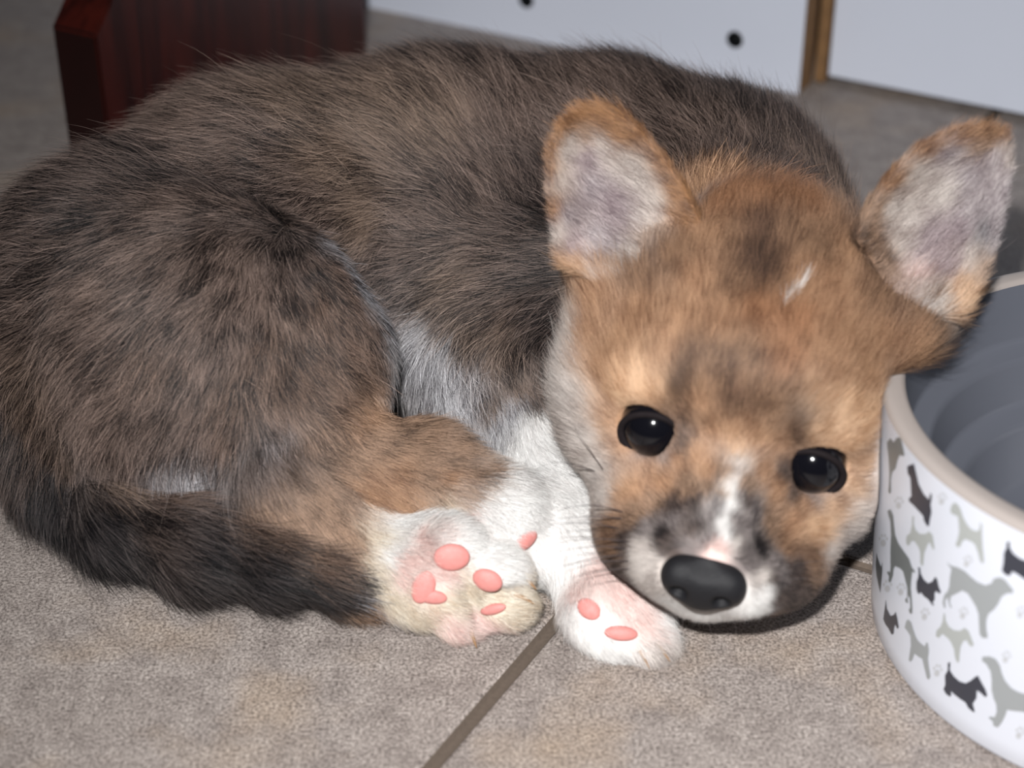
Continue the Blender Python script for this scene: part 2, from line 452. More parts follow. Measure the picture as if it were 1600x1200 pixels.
def build_fields():
    f = Field(GX)
    # trunk, curled from rump (left) over the back to the shoulders behind the head
    sp = [(255, 505, 497, 45), (420, 385, 545, 50), (700, 340, 570, 51), (950, 345, 566, 49), (1095, 365, 548, 43)]
    P = [(Wy(a, b, y), r) for a, b, y, r in sp]
    for (p, r), (q, s_) in zip(P, P[1:]):
        f.capsule(p, q, r, s_, 10, G_BODY)
    f.capsule(P[-1][0], H(4, -56, 6), 42, 31, 12, G_BODY)
    f.capsule(Wy(640, 470, 535), Wy(900, 480, 515), 36, 34, 22, G_BODY)            # ribs and shoulder towards the viewer
    f.ell(Wy(810, 590, 490), (30, 24, 28), None, 16, G_BODY)                     # chest between the forelegs
    f.capsule(Wy(200, 470, 500), Wy(260, 640, 470), 42, 36, 16, G_BODY)
    f.capsule(Wy(150, 560, 500), Wy(120, 690, 485), 34, 22, 12, G_BODY)            # rump above the tail
    # near thigh and shank
    Mv = np.stack([[1., 0, 0], CU, -CF], 1)
    f.ell(Wy(335, 560, 462), (47, 46, 30), Mv, 9, G_THIGH)
    f.capsule(Wy(500, 560, 466), Wy(470, 655, 448), 19, 22, 9, G_THIGH)
    f.capsule(Wy(300, 655, 462), Wy(450, 715, 446), 22, 20, 10, G_THIGH)
    f.capsule(Wy(470, 735, 438), Wy(665, 742, 436), 20, 13, 8, G_HIND2)
    f.capsule(Wy(665, 742, 436), Wy(775, 790, 424), 13, 11, 6, G_HIND2)
    f.ell(Wy(798, 818, 424), (10, 11, 15), Mv, 4, G_HIND2)
    f.ell(Wy(822, 858, 419), (8, 9, 8), Mv, 3, G_HIND2)
    # near hind foot, sole to the viewer
    f.capsule(Wy(450, 770, 430), Wy(560, 868, 418), 18, 14, 8, G_HIND)
    f.capsule(Wy(560, 868, 418), Wy(655, 895, 411), 14, 13, 6, G_HIND)
    f.ell(Wy(690, 893, 409), (20, 15, 12), Mv, 5, G_HIND)
    for a, b, y, r in ((705, 856, 407, 8.0), (775, 895, 405, 8.5), (790, 942, 403, 7.2), (722, 958, 402, 7.5)):
        f.ell(Wy(a, b, y), (r * 1.15, r, r), Mv, 3, G_HIND)
    for a, b, c_, d in ((735, 838, 738, 878), (800, 925, 762, 925), (742, 965, 722, 925)):
        f.capsule(Wy(a, b, 398), Wy(c_, d, 398), 2.0, 1.2, 4, 0, sub=True)
    # forelegs
    f.capsule(Wy(850, 640, 478), Wy(905, 840, 428), 25, 14, 10, G_FORE)
    f.capsule(Wy(905, 840, 428), Wy(945, 925, 408), 14, 11, 6, G_FORE)
    f.ell(Wy(965, 958, 400), (14, 12, 9), Mv, 5, G_FORE)
    for a, b, y, r in ((925, 955, 400, 6.5), (968, 990, 396, 7.5), (1015, 1002, 394, 7)):
        f.ell(Wy(a, b, y), (r, r, r), Mv, 3, G_FORE)
    f.capsule(Wy(1010, 760, 455), Wy(1090, 900, 440), 18, 13, 8, G_FORE)          # far foreleg, under the chin
    # tail
    tl = [(35, 610, 482, 17), (95, 725, 458, 13), (185, 797, 435, 12.0), (300, 843, 421, 11.5), (410, 866, 413, 9.0), (495, 888, 408, 5.5), (535, 903, 405, 2.5)]
    T = [(Wy(a, b, y), r) for a, b, y, r in tl]
    for (p, r), (q, s_) in zip(T, T[1:]): f.capsule(p, q, r, s_, 5, G_TAIL)
    # head
    def he(c, r, k): f.ell(H(*c), np.array(r) * HS, HM, k, G_HEAD)
    def hc(a, b, ra, rb, k): f.capsule(H(*a), H(*b), ra * HS, rb * HS, k, G_HEAD)
    he((0, -36, 4), (42, 40, 33), 8)
    he((0, -20, 14), (33, 27, 20), 8)                      # forehead
    he((0, -52, 20), (30, 24, 26), 10)                     # back of the skull
    for s in (-1, 1):
        he((s * 29, -20, -14), (19, 22, 21), 10)           # cheeks
        hc((s * 38, -44, 10), (s * 33, -28, -6), 15, 18, 14)  # ruff below the ears
        hc((s * 36, -48, 14), (s * 14, -34, 24), 12, 12, 12)
        he((s * 23, -9, 9), (13, 10, 8), 8)                # brow
        hc((s * 13, 3, -6), (s * 14, 8, -14), 7, 8, 8)
        he((s * 10.5, 26, -22.5), (12.5, 12.5, 12.5), 5)       # lip pads
        he((s * 20, 12, -27), (12, 17, 13), 7)             # jowls
    for s in (-1, 1): hc((s * 27, -12, -15), (s * 20, 9, -25), 15, 12.5, 8)
    hc((0, -6, -6), (0, 29, -12), 18, 9.5, 8)              # bridge
    hc((0, -10, -26), (0, 22, -32), 22, 12, 8)             # lower jaw
    for E in EYES: f.ell(E, (EYE_R * .945,) * 3, None, 1.2, 0, sub=True)
    f.capsule(H(0, 36, -21), H(0, 39, -36), 1.0, 0.6, 1.5, 0, sub=True)
    eL = ear(f, EAR_L, H(-38, -37, 24), (-.10, -.93, .36), 8.5, G_EARL)
    eR = ear(f, EAR_R, H(38, -38, 24), (.04, -.93, .36), 8.5, G_EARR)
    # the bowl keeps its own room; the cheek presses against it
    def bowl_d(P):
        q = P - np.array([0.544 * HC, 1.224 * HC, 0]); r = np.hypot(q[..., 0], q[..., 1])
        rr = 0.2275 * HC + (0.0150 * HC) * np.clip(q[..., 2] / (0.233 * HC), 0, 1) + 0.8
        return np.maximum(r - rr, q[..., 2] - 0.233 * HC - 0.8)
    bc = np.array([0.544 * HC, 1.224 * HC, 38.0])
    f.put(bowl_d, bc - [84, 84, 45], bc + [84, 84, 45], 1.0, 0, sub=True)
    # the floor flattens what lies on it
    zz = f.ax[2][None, None, :]
    f.D = np.maximum(f.D, (0.6 - zz) * np.ones_like(f.D))
    return f, eL, eR

fld, EL, ER = build_fields()
BVt, BF = surface_nets(fld.D, fld.ax)
# one relaxing pass
def relax(V, Fq, n=2, lam=0.5):
    E = np.concatenate([Fq[:, [0, 1]], Fq[:, [1, 2]], Fq[:, [2, 3]], Fq[:, [3, 0]]])
    for _ in range(n):
        acc = np.zeros_like(V); cnt = np.zeros(len(V))
        np.add.at(acc, E[:, 0], V[E[:, 1]]); np.add.at(acc, E[:, 1], V[E[:, 0]])
        np.add.at(cnt, E[:, 0], 1); np.add.at(cnt, E[:, 1], 1)
        V = V + lam * (acc / cnt[:, None] - V)
    return V
BVt = relax(BVt, BF)
BN = vnormals(BVt, BF)
gi = np.clip(((BVt - LO) / VOX).round().astype(int), 0, np.array(fld.D.shape) - 1)
BG = fld.G[gi[:, 0], gi[:, 1], gi[:, 2]]

puppy = empty('puppy', 'curled-up sable and tan puppy with upright ears lying on the tiles beside the bowl', 'dog')
tree = BVHTree.FromPolygons([tuple(v) for v in BVt], BF.tolist())
# what each letter of the coat map stands for: tip colour, second colour, share of the second
PAL = {
 'S': ((121, 103, 94), (31, 24, 22), .55), 'L': ((131, 111, 97), (42, 33, 29), .48), 'D': ((97, 83, 77), (17, 14, 15), .68),
 'K': ((66, 60, 60), (12, 12, 15), .82), 'G': ((150, 150, 155), (50, 47, 49), .46), 'g': ((196, 195, 198), (84, 80, 84), .38),
 'N': ((113, 91, 78), (31, 23, 21), .56), 'T': ((176, 144, 120), (92, 72, 58), .44), 'O': ((188, 148, 116), (132, 96, 72), .44),
 'R': ((172, 126, 94), (112, 76, 54), .45), 'o': ((216, 178, 144), (172, 130, 96), .38), 'B': ((158, 124, 98), (94, 70, 55), .48),
 'b': ((116, 88, 72), (56, 44, 38), .52), 'M': ((108, 94, 88), (40, 34, 34), .52), 'X': ((34, 28, 30), (14, 12, 14), .60),
 'W': ((247, 246, 243), (232, 228, 225), .32), 'w': ((220, 211, 204), (168, 157, 151), .38), 'C': ((236, 225, 206), (212, 192, 166), .34),
 'P': ((240, 214, 206), (224, 184, 176), .36), 'E': ((196, 186, 186), (130, 118, 122), .46), 'e': ((210, 200, 192), (154, 140, 133), .40),
 'p': ((176, 160, 163), (122, 104, 110), .50), 'F': ((170, 124, 84), (104, 68, 44), .45), 'm': ((150, 140, 137), (72, 64, 64), .45),
}
LET = {k: i for i, k in enumerate(PAL)}
PA = np.array([lin(*PAL[k][0])[:3] for k in PAL]); PB = np.array([lin(*PAL[k][1])[:3] for k in PAL]); PF = np.array([PAL[k][2] for k in PAL])
COAT = {
 G_BODY: "300,160S 420,120S 560,100S 700,90D 760,90D 850,100S 880,120D 1000,130D 1100,150S 1150,170D 1200,200D 1250,230D 1300,270S 1330,300S 500,180L 620,200L 700,230L 540,260L 430,230S 330,230S 250,240D 200,280D 160,320D 110,380D 70,440D 40,500S 60,560L 30,580S 20,640D 60,690D 150,400S 120,480S 180,350D 250,320D 330,320D 420,320D 500,310S 590,330L 640,400S 700,350S 760,300S 820,220S 860,300D 850,350D 800,400S 740,440L 800,460S 850,450D 870,500D 790,500L 840,540D 860,590D 800,560L 740,510L 690,470L 660,500g 680,540g 700,580g 720,610g 740,625g 640,450S 760,600S 780,640g 640,480S 620,430D 950,160S 1060,220S 1000,200S 1100,250S 1160,260S 1120,300O 1180,310R 1240,320R 1300,330L 1350,290L 1200,280S 660,520g 100,600L 160,620L 120,560S 200,580N 90,650D 140,680S 200,700S 260,740g 220,740G 320,780D 5,620D 10,700D",
 G_THIGH: "300,320S 380,320S 450,330S 470,345N 515,365G 545,395G 572,430G 592,465G 612,500G 632,535g 660,560g 650,600g 670,610g 470,380D 500,410N 535,450N 560,500N 590,560N 250,400S 200,470S 150,540S 300,440S 400,450S 450,420D 350,400S 480,450N 520,500N 560,540N 600,560L 420,540N 480,580N 540,600N 600,630T 640,650T 580,680T 520,650N 440,620N 380,520S 320,520S 300,580S 260,560N 240,620S 200,620S 180,680S 250,680S 210,650S 250,620S 310,660S 360,600N 370,680N 430,690D 500,720N 460,750D 420,740G 360,740D 300,720g 320,760g 280,750G 380,780G 430,790T 480,770T 540,750T 600,740O 640,760O 700,720T 700,780O",
 G_HIND2: "540,700T 600,690T 650,680T 700,710T 740,740T 560,760O 620,770O 600,740O 680,770T 730,780T 640,730T 700,750O 760,740T 775,775W 790,740W 750,800W 820,770W 840,810W 800,830W 760,850W 820,880W 850,860W 790,800W 720,830P 690,800C 740,790W",
 G_HIND: "420,800T 450,830T 480,790T 520,810T 480,860T 520,900T 545,935T 560,950T 540,870T 550,840T 500,830T 575,840C 570,880C 590,930C 600,860W 620,820W 650,805W 690,810W 730,840W 760,860W 800,890W 825,920C 640,900P 660,860P 680,900P 720,920C 740,930C 700,950C 650,960C 620,940C 740,970P 700,975P 780,925C 800,950C 600,960w",
 G_FORE: "790,650g 830,650W 870,660W 800,690W 860,720W 900,700W 820,740W 870,790W 920,760W 940,800W 850,830W 900,850W 860,890W 940,880P 910,920P 960,930P 920,980W 970,1010W 1000,970P 1040,960W 1050,1000w 1020,1025w 900,950W 950,1000W 770,660g 800,620g 1100,880M 830,625N 870,600N 800,600L 850,600N 890,620N 770,620L",
 G_TAIL: "20,620D 50,680D 100,720K 180,725L 260,755N 340,795N 420,835N 480,872N 520,900D 100,790K 150,800K 220,810D 300,850K 380,880K 460,910K 540,930G 200,870K 130,850K 320,920K 420,930K 500,925K 60,740K",
 G_HEAD: "1120,340R 1190,330R 1260,340R 1310,350T 1100,390O 1150,400B 1190,380b 1180,420b 1230,390B 1270,410B 1320,420O 1360,440B 1060,420B 1000,450B 930,450O 880,440o 1090,460O 1140,460B 1190,450b 1240,460O 1300,470O 1360,490B 1420,510B 1470,530T 1500,520w 1490,545w 1440,550L 1440,470B 1460,500T 900,480O 860,480L 870,520w 940,500O 1000,510O 1060,520O 1120,520O 1180,510R 1240,520R 1300,530O 1360,550O 1410,570O 1430,590O 980,550O 1040,570O 1100,570B 1160,570B 1220,580R 1280,590O 1340,600O 1390,620O 1150,620b 1170,600B 1200,630B 1120,600B 930,550O 900,560w 890,600w 950,590O 970,610o 1000,600o 1040,600o 1062,632X 1064,612X 1058,600b 1078,655b 1076,680M 1068,705M 1035,722m 1000,715m 1040,632o 1010,624o 1080,670B 1095,640O 1110,680O 910,640w 925,690w 940,740w 950,780w 960,660O 975,700O 1000,725O 1030,730O 1060,720O 1090,720O 1140,680O 1180,690O 1210,700O 1236,702X 1243,682b 1252,658M 1222,720b 1222,745M 1236,770M 1270,782m 1305,770m 1290,672o 1320,690o 1270,668o 1270,640o 1310,650o 1350,670o 1370,690w 1340,720O 1330,760o 1300,790O 1250,790O 1210,770O 1190,740O 1370,730w 1355,760w 1335,795w 1315,830w 1385,700w 1350,800w 1325,845w 1345,728o 1322,762o 1300,795o 1285,825o 960,820B 975,780O 1000,770O 1040,760O 1080,760T 1105,740O 1150,712o 1151,730w 1148,752w 1143,772W 1139,790W 1134,806W 1130,822W 1126,838W 1118,860P 1118,876P 1144,852w 1100,852m 1124,795m 1108,770T 1132,745T 1128,812m 1147,815m 1132,775T 1153,784m 1110,838m 1144,838m 1166,760T 1164,790M 1112,815m 1156,820m 1080,795M 1080,770T 1052,795M 1090,830M 1050,820m 1040,838X 1040,852M 1075,860m 1060,875M 1170,800m 1165,830m 1185,862X 1160,860m 1200,820T 1160,770T 1200,880m 1225,850B 1230,820O 1270,830o 1290,860w 1205,905M 1215,930M 1000,810T 1020,790T 1015,830m 1005,860w 980,850M 970,890M 985,920M 1000,940m 960,860B 1020,880w 1015,910w 1025,940W 1050,965W 1080,980W 1110,985W 1150,980W 1180,955W 1190,925W 1190,900w 1170,880m 1215,900m 1240,890M 1265,870B 1230,930M 1255,920M 1210,960M 1235,965M 1190,980M 1270,900T 1160,995w 1210,995T",
 G_EARL: "868,420F 862,380e 858,330F 852,280F 855,230F 875,190F 910,168F 945,162F 980,178F 1015,210F 1050,255F 1080,300F 1100,345F 1090,390O 1060,430O 1040,380T 1030,320e 1000,270e 960,240e 900,240e 930,215T 980,220F 880,290e 890,340E 930,260p 940,300E 980,320p 1010,350e 900,385p 940,380E 985,340p 960,400E 1000,405e 990,430w 910,430o 880,440o 1045,400T 1010,280e 1060,330O",
 G_EARR: "1330,370b 1350,330T 1385,280F 1430,235F 1480,205F 1530,197F 1570,200F 1583,250e 1575,310E 1560,380E 1540,430T 1520,480o 1500,500o 1360,380T 1390,330e 1420,280e 1460,250E 1520,230T 1550,260E 1500,290E 1450,320e 1500,340E 1550,340E 1410,370e 1440,380p 1480,370p 1430,410p 1420,430P 1470,430p 1510,420e 1490,460o 1460,460e 1400,400w 1380,410T 1440,480w 1370,430B 1530,380G 1350,400B",
}
# dog-side lie of the hair: photo position and the way the tips point there, length in mm
FLOW = {
 G_BODY: "1300,260,6,-8,11 1200,200,3,-10,12 1100,170,-2,-10,12 1000,140,-5,-9,13 900,120,-6,-9,13 800,200,-4,-9,13 700,130,-8,-7,13 560,100,-10,-5,13 420,130,-10,-4,13 300,180,-10,-2,13 650,260,-8,-5,12 500,250,-10,1,12 500,315,-8,5,10 420,300,-9,4,11 590,355,-6,6,10 625,430,-6,7,9 560,300,-9,2,11 760,330,-5,-8,12 850,320,-4,-9,12 640,370,-9,-4,11 780,420,-10,-1,11 700,440,-10,2,11 860,420,-9,-1,11 860,480,-6,7,10 780,490,-7,8,10 700,500,-4,9,9 860,560,3,9,9 780,560,3,9,9 700,570,6,7,9 780,610,5,9,8 200,300,-10,2,12 100,400,-10,2,12 60,500,-10,2,12 100,580,-8,6,13 60,650,-3,9,13 20,640,-3,9,14 250,720,1,10,13 160,640,-4,9,13 1180,300,2,-10,9 1300,320,5,-9,11",
 G_THIGH: "300,330,-9,4,10 400,340,-6,8,9 480,350,-1,10,7 530,385,4,9,6 560,440,7,7,6 610,540,9,1,9 200,480,-8,5,11 300,480,-5,8,9 400,480,-2,8,7 480,520,4,6,7 560,600,9,2,8 600,680,9,4,7 640,740,9,4,6 440,620,3,8,8 350,620,-3,9,9 260,620,-6,8,11 300,720,-1,10,13 400,720,2,10,10 460,780,6,9,8 520,740,8,5,7 380,780,2,10,11 200,640,-5,9,13",
 G_HIND2: "600,700,10,3,6 700,740,10,4,5 780,780,10,5,4.5 820,850,8,8,4 560,760,9,4,6",
 G_HIND: "450,820,6,9,7 520,880,5,9,6 600,860,9,4,4.5 640,940,8,5,4 700,830,10,2,3.5 760,880,10,4,3 740,960,10,3,3 810,920,10,2,3",
 G_FORE: "800,640,6,8,8 860,700,6,8,7 900,800,6,9,6 860,880,2,10,8 940,900,5,9,4 980,1000,8,6,4 1040,980,9,6,4 900,950,3,10,4",
 G_TAIL: "20,640,0,10,12 80,720,3,10,14 160,780,9,5,14 260,830,10,3,15 360,860,10,2.5,15 460,900,10,1.5,14 530,925,10,1,12 200,730,9,4,12 130,850,8,5,13 200,880,9,3,12 280,905,10,2,12 350,920,10,1.5,12 450,930,10,.5,12",
}
F32 = np.float64
tN = BN
face_cam = np.einsum('ij,ij->i', BN, C0 - BVt) > 0
pv = BVt - C0; dep = pv @ CF
PX = np.stack([800 + 2800 * pv[:, 0] / dep, 600 - 2800 * (pv @ CU) / dep], 1)
def anchor(g, x, y):
    """the surface vertex of region g nearest to where the photograph shows the spot"""
    m = np.where((BG == g) & face_cam)[0]
    q = np.hypot(PX[m, 0] - x, PX[m, 1] - y) + dep[m] * 0.05
    return m[np.argmin(q)]
SPAN = {G_BODY: 12, G_HEAD: 2.5}
AP, AC, AG = [], [], []
for g, txt in COAT.items():
    for t in txt.split():
        x, y = t[:-1].split(','); i = anchor(g, float(x), float(y))
        AP.append(BVt[i]); AC.append(LET[t[-1]]); AG.append(g)
AP = np.array(AP); AC = np.array(AC); AG = np.array(AG)
FP, FV, FL, FG = [], [], [], []
def screen_vec(dx, dy): return dx * np.array([1., 0, 0]) - dy * CU
for g, txt in FLOW.items():
    for t in txt.split():
        x, y, dx, dy, ln = map(float, t.split(',')); i = anchor(g, x, y)
        v = screen_vec(dx, dy); v = v - BN[i] * (v @ BN[i]); FP.append(BVt[i]); FV.append(v / np.linalg.norm(v)); FL.append(ln); FG.append(g)
FP = np.array(FP); FV = np.array(FV); FL = np.array(FL); FG = np.array(FG)

def hash_noise(P, scale, seed):
    """smooth value noise at points P (mm)"""
    q = P / scale + seed * 17.13; i = np.floor(q).astype(np.int64); f = q - i; f = f * f * (3 - 2 * f)
    out = 0
    for a in (0, 1):
        for b in (0, 1):
            for c in (0, 1):
                h = (i[:, 0] + a) * 374761393 + (i[:, 1] + b) * 668265263 + (i[:, 2] + c) * 2147483647 + seed * 974634777
                h = (h ^ (h >> 13)) * 1274126177; h = (h ^ (h >> 16)) & 0xffff
                w = (f[:, 0] if a else 1 - f[:, 0]) * (f[:, 1] if b else 1 - f[:, 1]) * (f[:, 2] if c else 1 - f[:, 2])
                out = out + w * h / 65535.0
    return out
def weights(P, G, Q, QG, pen, power, soft):
    d2 = ((P[:, None, :] - Q[None]) ** 2).sum(-1) + np.where(G[:, None] == QG[None], 0, pen ** 2)
    w = 1 / (d2 + soft) ** power
    return w / w.sum(1, keepdims=True)
def coat_at(P, G, jitter=1.0):
    """tip colours A, B and the share of B at surface points"""
    A = np.zeros((len(P), 3)); Bc = np.zeros((len(P), 3)); Fr = np.zeros(len(P))
    J = np.stack([hash_noise(P, 5, 11 + k) - .5 for k in range(3)], 1) * 5 * jitter + rng.normal(0, 1, P.shape) * 1.1 * jitter
    small = (G >= G_HEAD)
    J[small] *= 0.4
    PP = P + J
    for a in range(0, len(P), 20000):
        s_ = slice(a, a + 20000)
        w = weights(PP[s_], G[s_], AP, AG, 9, 2.2, np.where(G[s_] >= G_HEAD, np.clip((np.linalg.norm(P[s_] - HO - HM @ np.array([0, 38., -15.]), axis=1) - 22) * .6, 1.2, 16), np.where(G[s_] <= G_THIGH, 30.0, 5.0))[:, None])
        A[s_] = w @ PA[AC]; Bc[s_] = w @ PB[AC]; Fr[s_] = w @ PF[AC]
    return A, Bc, Fr
NOSE_TIP = H(0, 40, -15); EARC = {G_EARL: EL, G_EARR: ER}
def flow_at(P, N, G):
    V = np.zeros_like(P); Ln = np.zeros(len(P))
    for a in range(0, len(P), 20000):
        s_ = slice(a, a + 20000)
        w = weights(P[s_], G[s_], FP, FG, 30, 1.6, 60)
        V[s_] = w @ FV; Ln[s_] = w @ FL
    m = G == G_HEAD
    q = (P[m] - HO) @ HM / HS
    d = q - np.array([0, 44, -12.]); dist = np.linalg.norm(d, axis=1)
    # away from the nose; on the jaw and cheeks back and down
    loc = d / dist[:, None]
    loc[:, 2] += np.clip(q[:, 2] / 40, -1.2, 0.6) * 0.5
    V[m] = loc @ HM.T
    Ln[m] = 2.0 + 4.6 * np.clip((dist - 28) / 55, 0, 1) ** 1.2
    side = np.clip((np.abs(q[:, 0]) - 30) / 12, 0, 1) * np.clip((10 - q[:, 1]) / 20, 0, 1)
    Ln[m] += 3.2 * side + 4.5 * np.clip((-38 - q[:, 1]) / 18, 0, 1)
    for g, (C, n, ri, up, pts) in EARC.items():
        m = G == g
        q = P[m] - C; u = q @ ri; v = q @ up
        uc = pts[:, 0].mean(); front = (N[m] @ n) > 0
        sgn = -np.sign(u - uc)
        dirv = np.where(front[:, None], ri[None] * (-0.8 if g == G_EARL else 0.55) + up[None] * 0.55, up[None] * 1.0 + ri[None] * 0.1)
        V[m] = dirv
        inner = np.clip(1 - np.abs(u - uc) / 16, 0, 1)
        Ln[m] = np.where(front, 3.0 + 3.0 * inner, 3.0)
    V -= N * np.einsum('ij,ij->i', V, N)[:, None]
    V /= np.linalg.norm(V, axis=1, keepdims=True) + 1e-9
    return V, Ln

# skin under the hair carries the same pattern
A_, B_, F_ = coat_at(BVt, BG, 0.0)
SK = A_ * (1 - F_[:, None]) + B_ * F_[:, None]
skin, nt, b = new_mat('undercoat')
at = node(nt, 'ShaderNodeAttribute', attribute_name='coat')
nt.links.new(at.outputs['Color'], b.inputs['Base Color']); b.inputs['Roughness'].default_value = 0.9; b.inputs['Specular IOR Level'].default_value = 0.1
body = mesh_obj('body', BVt, BF, skin, puppy)
ca = body.data.attributes.new('coat', 'FLOAT_COLOR', 'POINT')
ca.data.foreach_set('color', np.concatenate([SK, np.ones((len(SK), 1))], 1).astype(np.float32).ravel())

hair_m, nt, b = new_mat('hair')
at = node(nt, 'ShaderNodeAttribute', attribute_name='tint')
an = node(nt, 'ShaderNodeAttribute', attribute_name='lie')
gm = node(nt, 'ShaderNodeNewGeometry')
v1 = node(nt, 'ShaderNodeVectorMath', operation='SCALE'); v1.inputs['Scale'].default_value = 0.9
v2 = node(nt, 'ShaderNodeVectorMath', operation='SCALE'); v2.inputs['Scale'].default_value = 0.7
va = node(nt, 'ShaderNodeVectorMath', operation='ADD'); vn = node(nt, 'ShaderNodeVectorMath', operation='NORMALIZE')
nt.links.new(an.outputs['Vector'], v1.inputs[0]); nt.links.new(gm.outputs['Normal'], v2.inputs[0])
nt.links.new(v1.outputs[0], va.inputs[0]); nt.links.new(v2.outputs[0], va.inputs[1]); nt.links.new(va.outputs[0], vn.inputs[0])
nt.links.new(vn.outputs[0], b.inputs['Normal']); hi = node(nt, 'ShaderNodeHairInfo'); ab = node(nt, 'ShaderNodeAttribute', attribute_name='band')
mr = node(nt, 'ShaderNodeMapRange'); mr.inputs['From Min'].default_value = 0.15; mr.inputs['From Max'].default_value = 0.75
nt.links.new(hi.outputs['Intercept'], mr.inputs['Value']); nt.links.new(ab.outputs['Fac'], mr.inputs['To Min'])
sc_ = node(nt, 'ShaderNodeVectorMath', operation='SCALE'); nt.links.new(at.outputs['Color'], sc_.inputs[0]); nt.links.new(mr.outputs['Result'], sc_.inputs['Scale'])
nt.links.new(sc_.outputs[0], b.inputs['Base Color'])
b.inputs['Roughness'].default_value = 0.5; b.inputs['Specular IOR Level'].default_value = 0.28
# eyes
eye_mat, nt, b = new_mat('eye')
b.inputs['Base Color'].default_value = (0.004, 0.004, 0.006, 1); b.inputs['Roughness'].default_value = 0.12
b.inputs['Coat Weight'].default_value = 0.4; b.inputs['Coat Roughness'].default_value = 0.02; b.inputs['Specular IOR Level'].default_value = 0.25
def uv_sphere(c, r, M=None, seg=48, rings=24):
    V = []; Fc = []
    r = np.ones(3) * r; M = np.eye(3) if M is None else M
    for i in range(rings + 1):
        a = math.pi * i / rings
        for j in range(seg):
            t = 2 * math.pi * j / seg
            V.append(np.asarray(c) + M @ (r * np.array([math.sin(a) * math.cos(t), math.sin(a) * math.sin(t), math.cos(a)])))
    for i in range(rings):
        for j in range(seg):
            Fc.append([i * seg + j, (i + 1) * seg + j, (i + 1) * seg + (j + 1) % seg, i * seg + (j + 1) % seg])
    return V, Fc
for E in EYES:
    V, Fc = uv_sphere(E, EYE_R - .5); mesh_obj('eye', V, Fc, eye_mat, puppy)

# lids: a thin black rim of skin, drawn out into the inner corner
lid_m = simple('lid_skin', (0.012, 0.009, 0.010, 1), 0.8, 0.3, 900, spec=0.12)
for E, s_ in zip(EYES, (-1, 1)):
    V = []; Fc = []; NA, NB = 56, 10
    for i in range(NA):
        t = 2 * math.pi * i / NA
        inner_c = max(0, math.cos(t) * -s_) ** 6            # towards the nose
        rx = 8.5 + 3.2 * inner_c; rz = 7.9
        ctr = np.array([rx * math.cos(t), 0, rz * math.sin(t) - .4 - 1.2 * inner_c])
        rr = np.hypot(ctr[0], ctr[2]); f_ = math.sqrt(max((EYE_R + .5) ** 2 - min(rr, 9.3) ** 2, 1.0))
        out = np.array([ctr[0], 0, ctr[2]]) / rr
        tube = 1.0 + (0.5 if math.sin(t) < 0 else 0) * -math.sin(t) + 0.4 * inner_c
        for j in range(NB):
            q = 2 * math.pi * j / NB
            V.append(E + HM @ (ctr + np.array([0, f_ - .9, 0]) + tube * (out * math.cos(q) + np.array([0, .8, 0]) * math.sin(q))) )
    for i in range(NA):
        for j in range(NB):
            a, b_, c_, d = i * NB + j, i * NB + (j + 1) % NB, ((i + 1) % NA) * NB + (j + 1) % NB, ((i + 1) % NA) * NB + j
            Fc.append([a, b_, c_, d])
    mesh_obj('eyelid', V, Fc, lid_m, puppy)

# nose
def small_sdf(build, lo, hi, vox):
    ax = [np.arange(lo[i], hi[i], vox).astype(np.float32) for i in range(3)]
    f = Field(ax); build(f); V, Q = surface_nets(f.D, ax); V = relax(V, Q, 2)
    return V, Q
def nose_build(f):
    f.ell(H(0, 38, -18.2), np.array((9.0, 7.0, 9.0)) * HS, HM, 2.5, 1)
    for s_ in (-1, 1):
        f.ell(H(s_ * 6.7, 39.6, -16.6), np.array((5.2, 5.0, 6.0)) * HS, HM, 2.5, 1)
    for s_ in (-1, 1):
        f.ell(H(s_ * 6.0, 45.2, -19.2), np.array((2.7, 5.0, 2.5)) * HS, HM, 1.2, 1, sub=True)
        f.capsule(H(s_ * 7.2, 45, -20), H(s_ * 11.3, 42, -21.5), .9, .7, 1.0, 1, sub=True)
    f.ell(H(0, 45.5, -9.0), np.array((3.6, 6, 2.8)) * HS, HM, 2.5, 1, sub=True)
    f.capsule(H(0, 46.2, -16), H(0, 44.5, -27), .5, .6, .8, 1, sub=True)
c = H(0, 38, -17.5)
V, Q = small_sdf(nose_build, c - 19, c + 19, 0.5)
nose_m = simple('nose_leather', (0.010, 0.010, 0.012, 1), 0.55, 0.3, 2500, bump=0.5, spec=0.3)
mesh_obj('nose', V, Q, nose_m, puppy)

# pads
pad_m = simple('pad_skin', lin(214, 140, 134), 0.6, 0.16, 700, sss=0.15, bump=0.25)
PADS = []
def pad(g, px, py, w, h, ang=0, thick=2.2, col=None):
    i = anchor(g, px, py); p = BVt[i]; n = BN[i]
    n = n / np.linalg.norm(n)
    k = mmpx(p)
    a = math.radians(ang); ux = screen_vec(math.cos(a), math.sin(a)); ux = ux - n * (ux @ n); ux /= np.linalg.norm(ux); vx = np.cross(n, ux)
    M = np.stack([ux, vx, n], 1)
    V, Fc = uv_sphere(p + n * .1, np.array([w * k / 2 * 1.1, h * k / 2 * 1.1, thick * .8]), M, 32, 16)
    mesh_obj('paw_pad', V, Fc, pad_m, puppy)
    PADS.append((p, max(w, h) * k / 2 * .75))
pad(G_HIND, 705, 868, 52, 40, 0); pad(G_HIND, 764, 908, 44, 34, 20); pad(G_HIND, 773, 953, 40, 16, -20, 1.6)
pad(G_HIND, 662, 915, 34, 50, 20, 1.8); pad(G_HIND, 672, 930, 44, 22, 10, 1.6)
pad(G_HIND2, 820, 847, 44, 26, -20)
pad(G_FORE, 922, 950, 38, 28, 35); pad(G_FORE, 972, 991, 48, 22, 5)

